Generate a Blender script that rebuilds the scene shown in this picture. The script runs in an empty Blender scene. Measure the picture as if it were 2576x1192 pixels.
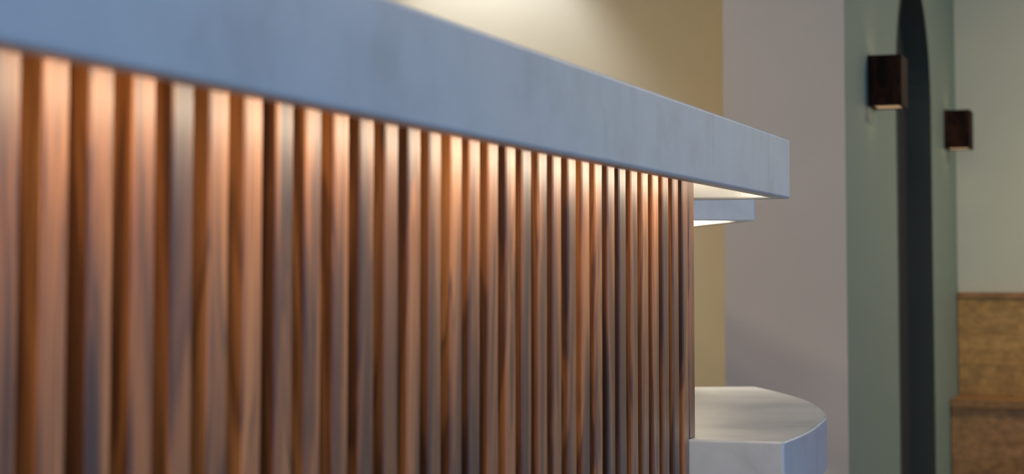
import bpy, bmesh, math, random
from mathutils import Vector, Matrix

random.seed(7)
scene = bpy.context.scene
COL = scene.collection
R = math.radians

# ------------------------------------------------------------------ camera
# world: +Y runs along the main counter, +X towards the windows, Z up
cam_d = bpy.data.cameras.new('camera')
cam = bpy.data.objects.new('camera', cam_d)
COL.objects.link(cam)
cam.location = (0, 0, 0.961)
cam.rotation_euler = (R(93.5), 0, R(19.853))
cam_d.sensor_width = 36
cam_d.lens = 4600 / 2576 * 36
cam_d.shift_y = -0.07195
cam_d.clip_start = 0.02
cam_d.dof.use_dof = True
cam_d.dof.focus_distance = 2.5
cam_d.dof.aperture_fstop = 7.0
cam_d.dof.aperture_blades = 0
scene.camera = cam

# ------------------------------------------------------------------ world, exposure
world = bpy.data.worlds.new('sky')
scene.world = world
world.use_nodes = True
bg = world.node_tree.nodes['Background']
bg.inputs[0].default_value = (0.14, 0.48, 1.05, 1)
bg.inputs[1].default_value = 2.1

scene.view_settings.view_transform = 'Standard'
scene.view_settings.look = 'None'
scene.view_settings.gamma = 1
scene.view_settings.use_curve_mapping = False
scene.view_settings.exposure = 0.0

WARM = (1.0, 0.80, 0.56)
LEDC = (1.0, 0.86, 0.66)
SOFT = (1.0, 0.88, 0.74)

# ------------------------------------------------------------------ materials
def mat(name):
    m = bpy.data.materials.new(name)
    m.use_nodes = True
    nt = m.node_tree
    return m, nt, nt.nodes['Principled BSDF']

def N(nt, kind, **props):
    n = nt.nodes.new(kind)
    for k, v in props.items():
        setattr(n, k, v)
    return n

def ramp(nt, stops):
    n = nt.nodes.new('ShaderNodeValToRGB')
    cr = n.color_ramp
    while len(cr.elements) < len(stops):
        cr.elements.new(0.5)
    for e, (p, c) in zip(cr.elements, stops):
        e.position = p
        e.color = (c[0], c[1], c[2], 1) if not isinstance(c, (int, float)) else (c, c, c, 1)
    return n

def mixc(nt, fac, a, b, blend='MIX'):
    n = nt.nodes.new('ShaderNodeMix')
    n.data_type = 'RGBA'
    n.blend_type = blend
    for sock, v in ((n.inputs[0], fac), (n.inputs[6], a), (n.inputs[7], b)):
        if isinstance(v, bpy.types.NodeSocket):
            nt.links.new(v, sock)
        elif isinstance(v, (int, float)):
            sock.default_value = v
        else:
            sock.default_value = (v[0], v[1], v[2], 1)
    return n.outputs[2]

def math_n(nt, op, a, b=None):
    n = nt.nodes.new('ShaderNodeMath')
    n.operation = op
    for i, v in enumerate((a, b)):
        if v is None:
            continue
        if isinstance(v, bpy.types.NodeSocket):
            nt.links.new(v, n.inputs[i])
        else:
            n.inputs[i].default_value = v
    return n.outputs[0]

def plain(name, col, rough=0.6, noise=0.04, scale=6, bump=0.0):
    m, nt, b = mat(name)
    tc = N(nt, 'ShaderNodeTexCoord')
    n = N(nt, 'ShaderNodeTexNoise')
    n.inputs['Scale'].default_value = scale
    n.inputs['Detail'].default_value = 4
    nt.links.new(tc.outputs['Object'], n.inputs['Vector'])
    lo = [c * (1 - noise) for c in col]
    hi = [min(1, c * (1 + noise)) for c in col]
    r = ramp(nt, [(0.3, lo), (0.7, hi)])
    nt.links.new(n.outputs['Fac'], r.inputs[0])
    nt.links.new(r.outputs[0], b.inputs['Base Color'])
    b.inputs['Roughness'].default_value = rough
    if bump:
        n2 = N(nt, 'ShaderNodeTexNoise')
        n2.inputs['Scale'].default_value = 220
        nt.links.new(tc.outputs['Object'], n2.inputs['Vector'])
        bp = N(nt, 'ShaderNodeBump')
        bp.inputs['Strength'].default_value = bump
        bp.inputs['Distance'].default_value = 0.001
        nt.links.new(n2.outputs['Fac'], bp.inputs['Height'])
        nt.links.new(bp.outputs[0], b.inputs['Normal'])
    return m

def wood(name, dark, mid, light, grain=(30, 30, 2.2), rough=0.42, coat=0.6, vary=0.42, ring=0.62, spec=0.4):
    """lacquered timber; grain runs along local Z, every object gets its own figure"""
    m, nt, b = mat(name)
    tc = N(nt, 'ShaderNodeTexCoord')
    oi = N(nt, 'ShaderNodeObjectInfo')
    off = math_n(nt, 'MULTIPLY', oi.outputs['Random'], 37.0)
    add = N(nt, 'ShaderNodeVectorMath', operation='ADD')
    nt.links.new(tc.outputs['Object'], add.inputs[0])
    nt.links.new(off, add.inputs[1])
    mp = N(nt, 'ShaderNodeMapping')
    mp.inputs['Scale'].default_value = grain
    nt.links.new(add.outputs[0], mp.inputs['Vector'])
    n1 = N(nt, 'ShaderNodeTexNoise')
    n1.inputs['Scale'].default_value = 1.0
    n1.inputs['Detail'].default_value = 3
    n1.inputs['Distortion'].default_value = 0.6
    nt.links.new(mp.outputs[0], n1.inputs['Vector'])
    # growth rings: bands of the slow noise
    rings = math_n(nt, 'SINE', math_n(nt, 'MULTIPLY', n1.outputs['Fac'], 46.0))
    rings = math_n(nt, 'ADD', math_n(nt, 'MULTIPLY', rings, 0.5), 0.5)
    mp2 = N(nt, 'ShaderNodeMapping')
    mp2.inputs['Scale'].default_value = (grain[0] * 22, grain[1] * 22, grain[2] * 4)
    nt.links.new(add.outputs[0], mp2.inputs['Vector'])
    n2 = N(nt, 'ShaderNodeTexNoise')
    n2.inputs['Scale'].default_value = 1.0
    n2.inputs['Detail'].default_value = 2
    nt.links.new(mp2.outputs[0], n2.inputs['Vector'])
    base = ramp(nt, [(0.36, dark), (0.47, mid), (0.64, light)])
    nt.links.new(n1.outputs['Fac'], base.inputs[0])
    c = mixc(nt, math_n(nt, 'MULTIPLY', math_n(nt, 'POWER', rings, 2.5), ring), base.outputs[0], dark)
    fine = ramp(nt, [(0.35, 0.72), (0.65, 1.12)])
    nt.links.new(n2.outputs['Fac'], fine.inputs[0])
    c = mixc(nt, 1.0, c, fine.outputs[0], 'MULTIPLY')
    # board to board tone
    tone = ramp(nt, [(0.0, 1 - vary), (0.5, 1.0), (1.0, 1 + vary * 0.6)])
    r2 = math_n(nt, 'FRACT', math_n(nt, 'MULTIPLY', oi.outputs['Random'], 13.7))
    nt.links.new(r2, tone.inputs[0])
    c = mixc(nt, 1.0, c, tone.outputs[0], 'MULTIPLY')
    nt.links.new(c, b.inputs['Base Color'])
    b.inputs['Roughness'].default_value = rough
    b.inputs['Coat Weight'].default_value = coat
    b.inputs['Specular IOR Level'].default_value = spec
    b.inputs['Coat Roughness'].default_value = 0.44
    bp = N(nt, 'ShaderNodeBump')
    bp.inputs['Strength'].default_value = 0.15
    bp.inputs['Distance'].default_value = 0.0006
    nt.links.new(n2.outputs['Fac'], bp.inputs['Height'])
    nt.links.new(bp.outputs[0], b.inputs['Normal'])
    return m

def stone(name):
    """pale honed quartz with faint clouding and a few thin grey veins"""
    m, nt, b = mat(name)
    tc = N(nt, 'ShaderNodeTexCoord')
    cl = N(nt, 'ShaderNodeTexNoise')
    cl.inputs['Scale'].default_value = 9
    cl.inputs['Detail'].default_value = 6
    cl.inputs['Roughness'].default_value = 0.6
    nt.links.new(tc.outputs['Object'], cl.inputs['Vector'])
    base = ramp(nt, [(0.30, (0.430, 0.452, 0.462)), (0.50, (0.515, 0.542, 0.555)), (0.72, (0.560, 0.588, 0.600))])
    nt.links.new(cl.outputs['Fac'], base.inputs[0])
    mp = N(nt, 'ShaderNodeMapping')
    mp.inputs['Rotation'].default_value = (R(34), 0, 0)
    mp.inputs['Scale'].default_value = (3.0, 7.0, 2.0)
    nt.links.new(tc.outputs['Object'], mp.inputs['Vector'])
    vn = N(nt, 'ShaderNodeTexNoise')
    vn.inputs['Scale'].default_value = 1.0
    vn.inputs['Detail'].default_value = 5
    vn.inputs['Distortion'].default_value = 0.5
    nt.links.new(mp.outputs[0], vn.inputs['Vector'])
    d = math_n(nt, 'ABSOLUTE', math_n(nt, 'SUBTRACT', vn.outputs['Fac'], 0.5))
    vein = ramp(nt, [(0.0, 1.0), (0.012, 0.45), (0.035, 0.0)])
    nt.links.new(d, vein.inputs[0])
    mk = N(nt, 'ShaderNodeTexNoise')
    mk.inputs['Scale'].default_value = 4
    nt.links.new(tc.outputs['Object'], mk.inputs['Vector'])
    mask = ramp(nt, [(0.50, 0.0), (0.66, 0.52)])
    nt.links.new(mk.outputs['Fac'], mask.inputs[0])
    f = math_n(nt, 'MULTIPLY', vein.outputs[0], mask.outputs[0])
    c = mixc(nt, f, base.outputs[0], (0.33, 0.33, 0.32))
    nt.links.new(c, b.inputs['Base Color'])
    b.inputs['Roughness'].default_value = 0.30
    return m

def glow(name, col, strength):
    m, nt, b = mat(name)
    b.inputs['Base Color'].default_value = (*col, 1)
    b.inputs['Emission Color'].default_value = (*col, 1)
    b.inputs['Emission Strength'].default_value = strength
    return m

WALNUT = wood('walnut_lacquer', (0.062, 0.018, 0.005), (0.310, 0.098, 0.021), (0.48, 0.175, 0.045))
SCONCE_WOOD = wood('sconce_walnut', (0.008, 0.003, 0.0015), (0.022, 0.007, 0.003), (0.040, 0.014, 0.006), grain=(18, 18, 4), coat=0.0, vary=0.2, rough=0.7, spec=0.12)
BENCH_WOOD = wood('bench_plywood', (0.40, 0.215, 0.058), (0.45, 0.25, 0.072), (0.48, 0.28, 0.085), grain=(1.2, 5, 9), coat=0.05, vary=0.25, rough=0.5, ring=0.2)
BENCH_EDGE = wood('bench_edge', (0.31, 0.145, 0.046), (0.37, 0.18, 0.060), (0.41, 0.205, 0.072), grain=(1.2, 5, 9), coat=0.05, vary=0.15, rough=0.5, ring=0.2)
STONE = stone('pale_quartz')
BACKING = plain('backing_board', (0.045, 0.020, 0.010), 0.7)
GREY_PAINT = plain('grey_paint', (0.550, 0.510, 0.450), 0.75, 0.02, 3)
GREEN_PAINT = plain('sage_paint', (0.142, 0.182, 0.132), 0.6, 0.02, 3)
TAN_PAINT = plain('tan_paint', (0.60, 0.52, 0.345), 0.75, 0.02, 3)
CREAM_PAINT = plain('cream_paint', (0.61, 0.60, 0.445), 0.75, 0.02, 3)
WHITE_PAINT = plain('ceiling_paint', (0.72, 0.71, 0.69), 0.8, 0.01, 3)
FLOOR_MAT = plain('floor_screed', (0.215, 0.215, 0.215), 0.45, 0.08, 4)
DARK_FRAME = plain('charcoal_lacquer', (0.042, 0.050, 0.036), 0.5, 0.05, 6)
DOOR_MAT = plain('black_door', (0.005, 0.005, 0.004), 0.95, 0.05, 6)
METAL = plain('lamp_metal', (0.10, 0.10, 0.10), 0.4)
ALU = plain('led_channel', (0.70, 0.70, 0.68), 0.45)
WINDOW_MAT = plain('window_aluminium', (0.20, 0.20, 0.21), 0.45)
LED_GLOW = glow('led_glow', WARM, 6.0)
LAMP_GLOW = glow('lamp_glow', SOFT, 5.0)
SCONCE_GLOW = glow('sconce_glow', (1.0, 0.62, 0.34), 0.30)
BULB_GLOW = glow('sconce_bulb', (1.0, 0.72, 0.42), 2.0)

# ------------------------------------------------------------------ helpers
def tag(o, label=None, cat=None, group=None, kind=None):
    if label: o['label'] = label
    if cat: o['category'] = cat
    if group: o['group'] = group
    if kind: o['kind'] = kind
    return o

def empty(name, loc, rz=0):
    o = bpy.data.objects.new(name, None)
    COL.objects.link(o)
    o.location = loc
    o.rotation_euler = (0, 0, rz)
    o.empty_display_size = 0.1
    return o

def obj(name, bm, m, parent=None, loc=None, rz=None, smooth=False):
    me = bpy.data.meshes.new(name)
    bmesh.ops.recalc_face_normals(bm, faces=bm.faces)
    bm.to_mesh(me)
    bm.free()
    if smooth:
        for p in me.polygons:
            p.use_smooth = True
    o = bpy.data.objects.new(name, me)
    COL.objects.link(o)
    for mm in (m if isinstance(m, (list, tuple)) else [m]):
        me.materials.append(mm)
    if parent: o.parent = parent
    if loc: o.location = loc
    if rz is not None: o.rotation_euler = (0, 0, rz)
    return o

def box(bm, x0, x1, y0, y1, z0, z1):
    vs = [bm.verts.new(p) for p in ((x0, y0, z0), (x1, y0, z0), (x1, y1, z0), (x0, y1, z0),
                                    (x0, y0, z1), (x1, y0, z1), (x1, y1, z1), (x0, y1, z1))]
    for f in ((3, 2, 1, 0), (4, 5, 6, 7), (0, 1, 5, 4), (1, 2, 6, 5), (2, 3, 7, 6), (3, 0, 4, 7)):
        bm.faces.new([vs[i] for i in f])

def boxes(*lst):
    bm = bmesh.new()
    for b in lst:
        box(bm, *b)
    return bm

def prism(pts, z0, z1, bm=None):
    """closed outline (list of xy) extruded from z0 to z1"""
    bm = bm or bmesh.new()
    lo = [bm.verts.new((x, y, z0)) for x, y in pts]
    hi = [bm.verts.new((x, y, z1)) for x, y in pts]
    n = len(pts)
    bm.faces.new(lo[::-1])
    bm.faces.new(hi)
    for i in range(n):
        j = (i + 1) % n
        bm.faces.new((lo[i], lo[j], hi[j], hi[i]))
    return bm

def bevel_mod(o, w, seg=3, angle=40):
    md = o.modifiers.new('bevel', 'BEVEL')
    md.width = w
    md.segments = seg
    md.limit_method = 'ANGLE'
    md.angle_limit = R(angle)
    for p in o.data.polygons:
        p.use_smooth = True
    wn = o.modifiers.new('normals', 'WEIGHTED_NORMAL')
    wn.keep_sharp = True
    return o

def area_lamp(name, parent, loc, rot, sx, sy, power, col, spread=180):
    d = bpy.data.lights.new(name, 'AREA')
    d.shape = 'RECTANGLE'
    d.size, d.size_y = sx, sy
    d.energy = power
    d.color = col
    d.spread = R(spread)
    o = bpy.data.objects.new(name, d)
    COL.objects.link(o)
    o.parent = parent
    o.location = loc
    o.rotation_euler = rot
    return o

def spot_lamp(name, parent, loc, target, power, col, angle, blend, radius):
    d = bpy.data.lights.new(name, 'SPOT')
    d.energy = power
    d.color = col
    d.spot_size = R(angle)
    d.spot_blend = blend
    d.shadow_soft_size = radius
    o = bpy.data.objects.new(name, d)
    COL.objects.link(o)
    o.parent = parent
    o.location = loc
    o.rotation_euler = (Vector(target) - Vector(loc)).to_track_quat('-Z', 'Y').to_euler()
    return o

# ------------------------------------------------------------------ the room
XL, XR, YB, YE, H = -4.5, 5.0, -4.0, 8.50, 2.75
GX, PX = -0.92, -1.293          # green face and rear face of the thick wall
PY = 5.4985                     # its grey end, facing the desk
TY = 6.60                       # tan wall behind the reception

tag(obj('floor', boxes((XL - .1, XR + .1, YB - .1, YE + .1, -.1, 0)), FLOOR_MAT), kind='structure')
tag(obj('ceiling', boxes((XL - .1, XR + .1, YB - .1, YE + .1, H, H + .1)), WHITE_PAINT), kind='structure')
tag(obj('wall_left', boxes((XL - .1, XL, YB, TY, 0, H)), WHITE_PAINT), kind='structure')
RWX0, RWX1, RWZ0, RWZ1 = 1.0, 4.4, 0.25, 2.55  # opening for the added rear window
tag(obj('wall_front', boxes((XL, XR, YB - .2, YB, 0, RWZ0), (XL, XR, YB - .2, YB, RWZ1, H), (XL, RWX0, YB - .2, YB, RWZ0, RWZ1),
                            (RWX1, XR, YB - .2, YB, RWZ0, RWZ1)), WHITE_PAINT), kind='structure')
tag(obj('wall_back', boxes((XL, PX, TY, TY + .12, 0, H)), TAN_PAINT,), kind='structure')
tag(obj('wall_end', boxes((PX, XR, YE + .0005, YE + .1, 0, H)), CREAM_PAINT), kind='structure')

# thick wall: grey end, sage side with an arched door recess
AY0, AY1, AZ = 6.585, 7.580, 1.63
AR, AC = (AY1 - AY0) / 2, (AY0 + AY1) / 2
REC = 0.125
bm = bmesh.new()
def arch_pts(r=AR, n=28):
    p = [(AC - r, 0.0)]
    p += [(AC - r * math.cos(math.pi * i / n), AZ + r * math.sin(math.pi * i / n)) for i in range(n + 1)]
    p += [(AC + r, 0.0)]
    return p
ap = arch_pts()
def quad(a, b_, c, d, mi):
    f = bm.faces.new([bm.verts.new(v) for v in (a, b_, c, d)])
    f.material_index = mi
quad((GX, PY, 0), (GX, AY0, 0), (GX, AY0, H), (GX, PY, H), 0)
quad((GX, AY1, 0), (GX, YE, 0), (GX, YE, H), (GX, AY1, H), 0)
for (ya, za), (yb, zb) in zip(ap[1:-2], ap[2:-1]):
    quad((GX, ya, za), (GX, yb, zb), (GX, yb, H), (GX, ya, H), 0)
for (ya, za), (yb, zb) in zip(ap[:-1], ap[1:]):
    quad((GX, ya, za), (GX, yb, zb), (GX - REC, yb, zb), (GX - REC, ya, za), 0)
for (ya, za), (yb, zb) in zip(ap[1:-2], ap[2:-1]):
    quad((GX - REC, ya, 0), (GX - REC, yb, 0), (GX - REC, yb, zb), (GX - REC, ya, za), 0)
quad((GX, PY, 0), (GX, PY, H), (PX, PY, H), (PX, PY, 0), 1)
quad((PX, PY, 0), (PX, YE, 0), (PX, YE, H), (PX, PY, H), 1)
quad((GX, YE, 0), (PX, YE, 0), (PX, YE, H), (GX, YE, H), 0)
quad((GX, PY, H), (GX, YE, H), (PX, YE, H), (PX, PY, H), 1)
bmesh.ops.remove_doubles(bm, verts=bm.verts, dist=1e-5)
tag(obj('wall_divider', bm, [GREEN_PAINT, GREY_PAINT]), kind='structure')

# arched door: charcoal lining in the recess and a black leaf behind it
door = tag(empty('door_1', (GX, AC, 0)), kind='structure')
bm = bmesh.new()
o_pts = [(y - AC, z) for y, z in arch_pts(AR - 0.001)]
i_pts = [(y - AC, z) for y, z in arch_pts(AR - 0.012)]
for k in range(len(o_pts) - 1):
    for xa, xb in ((0.003, -REC + .004),):
        a0, a1, b0, b1 = o_pts[k], o_pts[k + 1], i_pts[k], i_pts[k + 1]
        V = lambda x, p: bm.verts.new((x, p[0], p[1]))
        bm.faces.new((V(xa, b0), V(xa, b1), V(xb, b1), V(xb, b0)))
        bm.faces.new((V(xa, a0), V(xa, a1), V(xa, b1), V(xa, b0)))
        bm.faces.new((V(xb, a0), V(xb, a1), V(xb, b1), V(xb, b0)))
        bm.faces.new((V(xa, a0), V(xa, a1), V(xb, a1), V(xb, a0)))
bmesh.ops.remove_doubles(bm, verts=bm.verts, dist=1e-5)
obj('frame', bm, DARK_FRAME, door)
lp = [(y - AC, z) for y, z in arch_pts(AR - 0.014)]
bm = bmesh.new()
fa = [bm.verts.new((-REC + .030, y, z + .004)) for y, z in lp]
fb = [bm.verts.new((-REC + .004, y, z + .004)) for y, z in lp]
bm.faces.new(fa); bm.faces.new(fb[::-1])
for i in range(len(lp)):
    j = (i + 1) % len(lp)
    bm.faces.new((fa[i], fa[j], fb[j], fb[i]))
obj('door_leaf', bm, DOOR_MAT, door)

# window wall on the visitors' side: three tall openings
WZ0, WZ1 = 0.25, 2.55
wins = [(-3.4, 0.2), (0.6, 4.2), (4.6, 8.1)]
edges = [YB] + [v for w in wins for v in w] + [YE]
lst = [(XR, XR + .2, YB, YE, 0, WZ0), (XR, XR + .2, YB, YE, WZ1, H)]
for k in range(0, len(edges), 2):
    lst.append((XR, XR + .2, edges[k], edges[k + 1], WZ0, WZ1))
tag(obj('wall_right', boxes(*lst), WHITE_PAINT), kind='structure')
def window(n, loc, hw, hh, rz):
    w = tag(empty('window_%d' % n, loc, rz), kind='structure')
    t = .03
    obj('window_frame', boxes((-t, t, -hw, -hw + .06, 0, hh), (-t, t, hw - .06, hw, 0, hh), (-t, t, -hw + .06, hw - .06, 0, .06),
                              (-t, t, -hw + .06, hw - .06, hh - .06, hh)), WINDOW_MAT, w)
    obj('mullion', boxes((-t, t, -.025, .025, .06, hh - .06)), WINDOW_MAT, w)
    pl = bpy.data.lights.new('window_portal', 'AREA')
    pl.shape = 'RECTANGLE'
    pl.size, pl.size_y = hh, 2 * hw
    pl.cycles.is_portal = True
    po = bpy.data.objects.new('window_portal', pl)
    COL.objects.link(po)
    po.parent = w
    po.location = (0.12, 0, hh / 2)
    po.rotation_euler = (0, R(90), 0)
for k, (a, b_) in enumerate(wins):
    window(k + 1, (XR + .1, (a + b_) / 2, WZ0), (b_ - a) / 2, WZ1 - WZ0, 0)
window(4, ((RWX0 + RWX1) / 2, YB - .1, RWZ0), (RWX1 - RWX0) / 2, RWZ1 - RWZ0, -math.pi / 2)  # unseen rear window, added to light the faces turned to the camera

# ------------------------------------------------------------------ reception desk
ZT, ZB = 1.1505, 1.0668         # upper counter: top and bottom of its fascia
ZL, ZLB = 0.7422, 0.660         # lower counter
LIP = 0.021
SLAB = 0.020
OVER = 0.113                    # overhang in front of the slats

def hollow_top(name, length, depth, label, ends=True):
    """counter of mitred stone: slab, front fascia (local x=0 face), end fascia at local y=0; open below.
    local frame: +y runs along the front, the body lies at x<0"""
    bm = bmesh.new()
    h = ZT - ZB
    x1, x0, y0, y1 = 0.0, -depth, 0.0, length
    rx1, rx0, ry0, ry1 = -LIP, -depth + LIP, LIP, length - LIP
    O = [(x0, y0), (x1, y0), (x1, y1), (x0, y1)]
    I = [(rx0, ry0), (rx1, ry0), (rx1, ry1), (rx0, ry1)]
    top = [bm.verts.new((x, y, h)) for x, y in O]
    bot = [bm.verts.new((x, y, 0)) for x, y in O]
    lip = [bm.verts.new((x, y, 0)) for x, y in I]
    rec = [bm.verts.new((x, y, h - SLAB)) for x, y in I]
    bm.faces.new(top)
    bm.faces.new(rec[::-1])
    for i in range(4):
        j = (i + 1) % 4
        bm.faces.new((bot[i], bot[j], top[j], top[i]))
        bm.faces.new((bot[i], lip[i], lip[j], bot[j]))
        bm.faces.new((lip[i], rec[i], rec[j], lip[j]))
    o = obj(name, bm, STONE)
    bevel_mod(o, 0.0038, 4)
    tag(o, label, 'countertop', 'stone counters of the reception desk')
    return o

def led(parent, y0, y1, x, z, watts_per_m, tilt):
    """strip of warm LEDs in a channel behind the fascia; tilt turns it from straight down towards the slats"""
    L = y1 - y0
    o = obj('led_channel', boxes((-.005, .005, -L / 2, L / 2, -.005, .005)), ALU, parent, (x, (y0 + y1) / 2, z))
    o.rotation_euler = (0, R(tilt), 0)
    obj('led_strip', boxes((-.004, .004, -L / 2, L / 2, -.0072, -.0052)), LED_GLOW, o)
    area_lamp('led_light', o, (0, 0, -.0078), (0, 0, 0), .008, L, watts_per_m * L, LEDC)
    return o

def led_end(parent, y, x0, x1, watts):
    """short strip along the end of the overhang"""
    L, h = x1 - x0, ZT - ZB - SLAB
    o = obj('led_channel', boxes((-L / 2, L / 2, -.007, .007, -.007, 0)), ALU, parent, ((x0 + x1) / 2, -y if parent is main else y, h))
    obj('led_strip', boxes((-L / 2, L / 2, -.005, .005, -.0095, -.0072)), LED_GLOW, o)
    area_lamp('led_light', o, (0, 0, -.0105), (R(60) if parent is main else 0, 0, 0), L, .010, watts, LEDC)

# main counter along the visitors' side; its end corner stands at (-0.5, 2.527)
MAIN_Y0, MAIN_Y1 = -1.00, 2.527
main = hollow_top('countertop', MAIN_Y1 - MAIN_Y0, 0.46, 'long raised counter of pale veined stone above the walnut slats')
main.location = (-0.5, MAIN_Y1, ZB)
main.scale = (1, 1, 1)
# local +y must run towards -Y for this one: mirror the mesh, keep the transform clean
for v in main.data.vertices:
    v.co.y = -v.co.y
main.data.flip_normals()
led(main, -(MAIN_Y1 - MAIN_Y0) + .03, -.03, -LIP - .0062, .030, 1.10, 36)
led_end(main, 0.030, -.44, -.07, 0.52)

# second raised counter beyond the lower one, turned with the curve of the desk
ang2 = math.atan2(0.477, 0.879)
sec = hollow_top('countertop', 1.7, 0.46, 'short far raised counter of pale stone, beyond the lower counter')
sec.location = (-0.769, 3.534, ZB)
sec.rotation_euler = (0, 0, ang2)
led(sec, .03, 1.67, -0.075, ZT - ZB - SLAB - .0062, 5.5, -20)

# slatted fronts ------------------------------------------------------------
SW, SD, PITCH, S0 = 0.0268, 0.022, 0.04884, 0.9000
SX = -0.613                     # plane of the slat faces
def slat_bm(w, d, h, far_round=0.0):
    """upright slat: front face at x=0, runs from y=0 to y=w, eased long edges"""
    c = 0.0016
    if far_round:
        r = far_round
        pts = [(-d, 0), (-c, 0), (0, c)]
        pts += [(-r + r * math.cos(a), w - r + r * math.sin(a)) for a in [math.pi / 2 * k / 5 for k in range(6)]]
        pts += [(-d, w)]
    else:
        pts = [(-d, 0), (-c, 0), (0, c), (0, w - c), (-c, w), (-d, w)]
    return prism(pts[::-1], 0, h)

base = tag(empty('desk_front', (SX, MAIN_Y0 + .05, 0)),
           'walnut slatted desk front under the long raised counter', 'desk')
ztop = ZT - SLAB - .0008
bx0, by0 = base.location.x, base.location.y
obj('backing_panel', boxes((-SD - .030, -SD, -.0, 2.393 - by0, 0, ztop)), BACKING, base)
k0 = math.ceil((by0 - S0) / PITCH)
first = None
for k in range(k0, 31):
    y = S0 + k * PITCH - by0
    if first is None:
        first = obj('slat', slat_bm(SW, SD, ztop - .012), WALNUT, base, (0, y, .012))
        o = first
    else:
        o = first.copy()
        COL.objects.link(o)
        o.parent = base
    o.location = (random.uniform(-.0006, .0006), y, .012)
# last slat stands on the lower counter
obj('corner_slat', slat_bm(.036, .034, ztop - ZL - .001, 0.009), WALNUT, base, (0, 2.3985 - by0, ZL + .001))
obj('end_panel', boxes((-.38, -.036, 0, .030, 0, ztop - ZL - .001)), WALNUT, base, (0, 2.402 - by0, ZL + .001))

# lower counter -------------------------------------------------------------
ctrl = [(-.487, 2.4045), (-.4855, 2.50), (-.488, 2.60), (-.495, 2.70), (-.511, 2.855), (-.540, 2.988),
        (-.596, 3.177), (-.655, 3.323), (-.736, 3.490), (-.781, 3.572)]
def catmull(P, n=5):
    out = []
    for i in range(len(P) - 1):
        p0 = P[i - 1] if i else (2 * P[0][0] - P[1][0], 2 * P[0][1] - P[1][1])
        p1, p2 = P[i], P[i + 1]
        p3 = P[i + 2] if i + 2 < len(P) else (2 * p2[0] - p1[0], 2 * p2[1] - p1[1])
        for s in range(n):
            t = s / n
            out.append(tuple(.5 * (2 * b + (c - a) * t + (2 * a - 5 * b + 4 * c - d) * t * t + (3 * b - a - 3 * c + d) * t ** 3)
                             for a, b, c, d in zip(p0, p1, p2, p3)))
    out.append(P[-1])
    return out
front = catmull(ctrl)
dx, dy = -math.cos(ang2), -math.sin(ang2)          # far edge runs back square to the second counter
far_in = (-.781 + dx * .62, 3.572 + dy * .62)
outline = [(-1.10, 2.3962)] + [(SX, 2.3962)] + front + [far_in] + [(-1.24, 3.05), (-1.16, 2.80)]
cx, cy = -.8, 2.95
bm = prism([(x - cx, y - cy) for x, y in outline], 0, ZL - ZLB)
low = obj('countertop', bm, STONE, None, (cx, cy, ZLB))
bevel_mod(low, 0.0042, 3)
tag(low, 'lower counter of pale stone with a curved front, at the end of the slats', 'countertop',
    'stone counters of the reception desk')

# curved slatted front below it
lbase = tag(empty('desk_front', (cx, cy, 0)), 'curved slatted desk front under the lower counter', 'desk')
path = front
acc, cum = 0, [0]
for a, b_ in zip(path[:-1], path[1:]):
    acc += math.dist(a, b_)
    cum.append(acc)
def along(s):
    for i in range(len(path) - 1):
        if cum[i + 1] >= s:
            t = (s - cum[i]) / (cum[i + 1] - cum[i])
            a, b_ = path[i], path[i + 1]
            return (a[0] + (b_[0] - a[0]) * t, a[1] + (b_[1] - a[1]) * t), math.atan2(-(b_[0] - a[0]), b_[1] - a[1])
    return path[-1], ang2
inner = [along(s) for s in [acc * k / 24 for k in range(25)]]
off = lambda p, a, d: (p[0] - d * math.cos(a) - cx, p[1] - d * math.sin(a) - cy)
ring = [off(p, a, OVER + SD) for p, a in inner] + [off(p, a, OVER + SD + .03) for p, a in inner][::-1]
obj('backing_panel', prism(ring, 0, ZLB - .0006), BACKING, lbase)
proto = None
s = .010
while s < acc - .04:
    p, a = along(s + SW / 2)
    if proto is None:
        o = proto = obj('slat', slat_bm(SW, SD, ZLB - .014), WALNUT, lbase)
    else:
        o = proto.copy()
        COL.objects.link(o)
        o.parent = lbase
    q = off(p, a, OVER)
    o.location = (q[0] + math.sin(a) * SW / 2, q[1] - math.cos(a) * SW / 2, .012)
    o.rotation_euler = (0, 0, a)
    s += PITCH * 1.06

# slatted front below the second raised counter
ux, uy = -math.sin(ang2), math.cos(ang2)           # along its front
vx, vy = -math.cos(ang2), -math.sin(ang2)          # into its depth
b2 = tag(empty('desk_front', (-.769 + ux * .10 + vx * OVER, 3.534 + uy * .10 + vy * OVER, 0), ang2),
         'slatted desk front under the short far raised counter', 'desk')
obj('backing_panel', boxes((-SD - .030, -SD, 0, 1.50, 0, ztop)), BACKING, b2)
for k in range(30):
    if k == 0:
        o = p2 = obj('slat', slat_bm(SW, SD, ztop - .012), WALNUT, b2)
    else:
        o = p2.copy(); COL.objects.link(o); o.parent = b2
    o.location = (0, .004 + k * .05, .012)
obj('end_panel', boxes((-.31, -SD - .031, 0, .025, 0, ztop)), WALNUT, b2)

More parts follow.
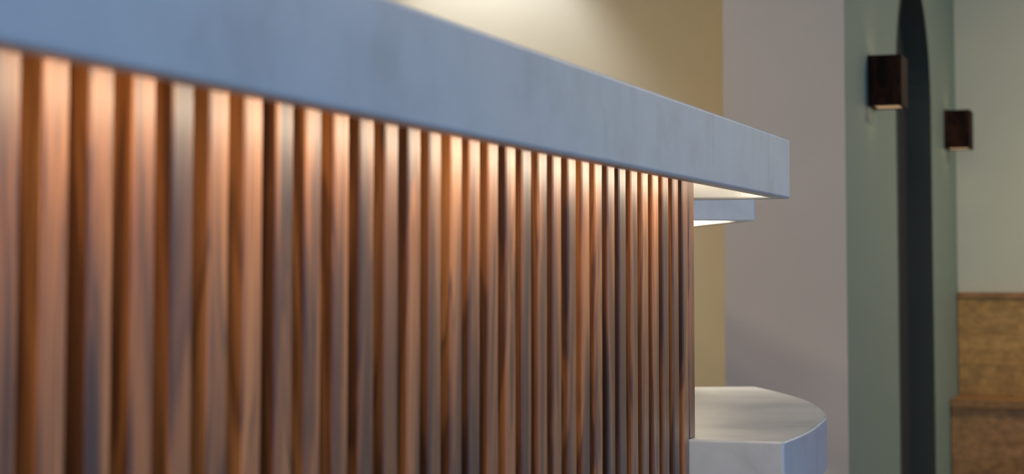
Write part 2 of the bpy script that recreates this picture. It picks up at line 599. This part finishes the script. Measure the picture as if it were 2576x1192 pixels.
# ------------------------------------------------------------------ wall sconces
def sconce(y, z0, label):
    w, p, h, t = .150, .108, .165, .011
    r = tag(empty('wall_sconce', (GX, y, z0)), label, 'wall lamp', 'wooden wall sconces beside the arch')
    bm = boxes((.001, p, 0, t, 0, h), (.001, p, w - t, w, 0, h), (p - t, p, t, w - t, 0, h), (.001, .001 + t, t, w - t, 0, h))
    o = obj('shade', bm, SCONCE_WOOD, r)
    obj('bulb_holder', boxes((.012, .09, .045, .085, h * .47, h * .53)), METAL, r)
    bl = bmesh.new()
    bmesh.ops.create_uvsphere(bl, u_segments=16, v_segments=10, radius=.018)
    obj('bulb', bl, BULB_GLOW, r, (p / 2, w / 2, h * .40), smooth=True)
    obj('glow_plate', boxes((.014, p - t - .001, t + .001, w - t - .001, .003, .006)), SCONCE_GLOW, r)  # added glowing plate, stands in for the lit inside of the open box
    area_lamp('sconce_down', r, (p / 2, w / 2, .001), (0, 0, 0), .06, .09, 0.05, (1, .70, .42))
    area_lamp('sconce_up', r, (p / 2, w / 2, h * .60), (math.pi, 0, 0), .06, .06, 0.16, (1, .70, .42))
    return r
sconce(5.945, 1.508, 'dark walnut box sconce nearer to the desk, left of the dark arch')
sconce(8.045, 1.508, 'smaller-looking dark walnut box sconce right of the dark arch')

# ------------------------------------------------------------------ built-in bench at the far end
bench = tag(empty('bench', (GX + .004, YE - .003, 0)), 'wooden bench with a panelled back against the cream wall', 'bench')
BL = 3.6
obj('seat', boxes((0, BL, -.388, -.052, .392, .425)), BENCH_EDGE, bench)
obj('seat_front', boxes((0, BL, -.372, -.350, .0, .3915)), BENCH_EDGE, bench)
for k, (za, zb) in enumerate(((.426, .560), (.5615, .700), (.7015, .858))):
    obj('back_board', boxes((0, BL, -.050, -.004, za, zb)), BENCH_WOOD, bench)
obj('top_rail', boxes((0, BL, -.058, -.001, .859, .884)), BENCH_EDGE, bench)

# ------------------------------------------------------------------ ceiling lamps added for light, and the wall spotlight
def added_lamp(x, y, power, label, col=SOFT):  # unseen lamp, added to brighten walls
    r = tag(empty('added_ceiling_lamp', (x, y, H)), label, 'ceiling lamp', 'added ceiling lamps, out of view')
    bm = bmesh.new()
    bmesh.ops.create_cone(bm, cap_ends=True, segments=32, radius1=.27, radius2=.26, depth=.05)
    obj('housing', bm, METAL, r, (0, 0, -.0255))
    bm = bmesh.new()
    bmesh.ops.create_cone(bm, cap_ends=True, segments=32, radius1=.25, radius2=.25, depth=.006)
    obj('glow_plate', bm, LAMP_GLOW, r, (0, 0, -.054))
    l = area_lamp('lamp_light', r, (0, 0, -.06), (0, 0, 0), .46, .46, power, col)
    l.data.shape = 'DISK'
for x, y, pw, where in ((-0.84, 0.2, 58, 'right above the long counter'), (0.1, -2.9, 125, 'by the added rear window'), (-2.6, 1.6, 26, 'over the staff side of the long counter'),
                        (-3.0, 4.7, 26, 'over the staff side, near the tan wall'),
                        (1.4, 7.2, 75, 'over the bench at the far end')):
    added_lamp(x, y, pw, 'added round ceiling lamp ' + where, WARM)

def track_spot(x, y, target, power, col, angle, blend, label):
    sp = tag(empty('track_spotlight', (x, y, H)), label, 'spotlight', None)
    obj('stem', boxes((-.012, .012, -.012, .012, -.10, -.001)), METAL, sp)
    bm = bmesh.new()
    bmesh.ops.create_cone(bm, cap_ends=True, segments=24, radius1=.045, radius2=.04, depth=.12)
    d = (Vector(target) - Vector((x, y, H - .13))).normalized()
    hd = obj('lamp_head', bm, METAL, sp, Vector((0, 0, -.13)) + d * .02)
    hd.rotation_euler = d.to_track_quat('-Z', 'Y').to_euler()
    a = Vector((0, 0, -.13)) + d * .095
    spot_lamp('spot_light', sp, a, a + d, power, col, angle, blend, .035)
track_spot(-2.47, 6.15, (-2.49, 6.57, H - 1.0), 35, (0.90, 1.0, 1.26), 82, 0.6, 'ceiling spotlight washing the tan wall behind the desk')
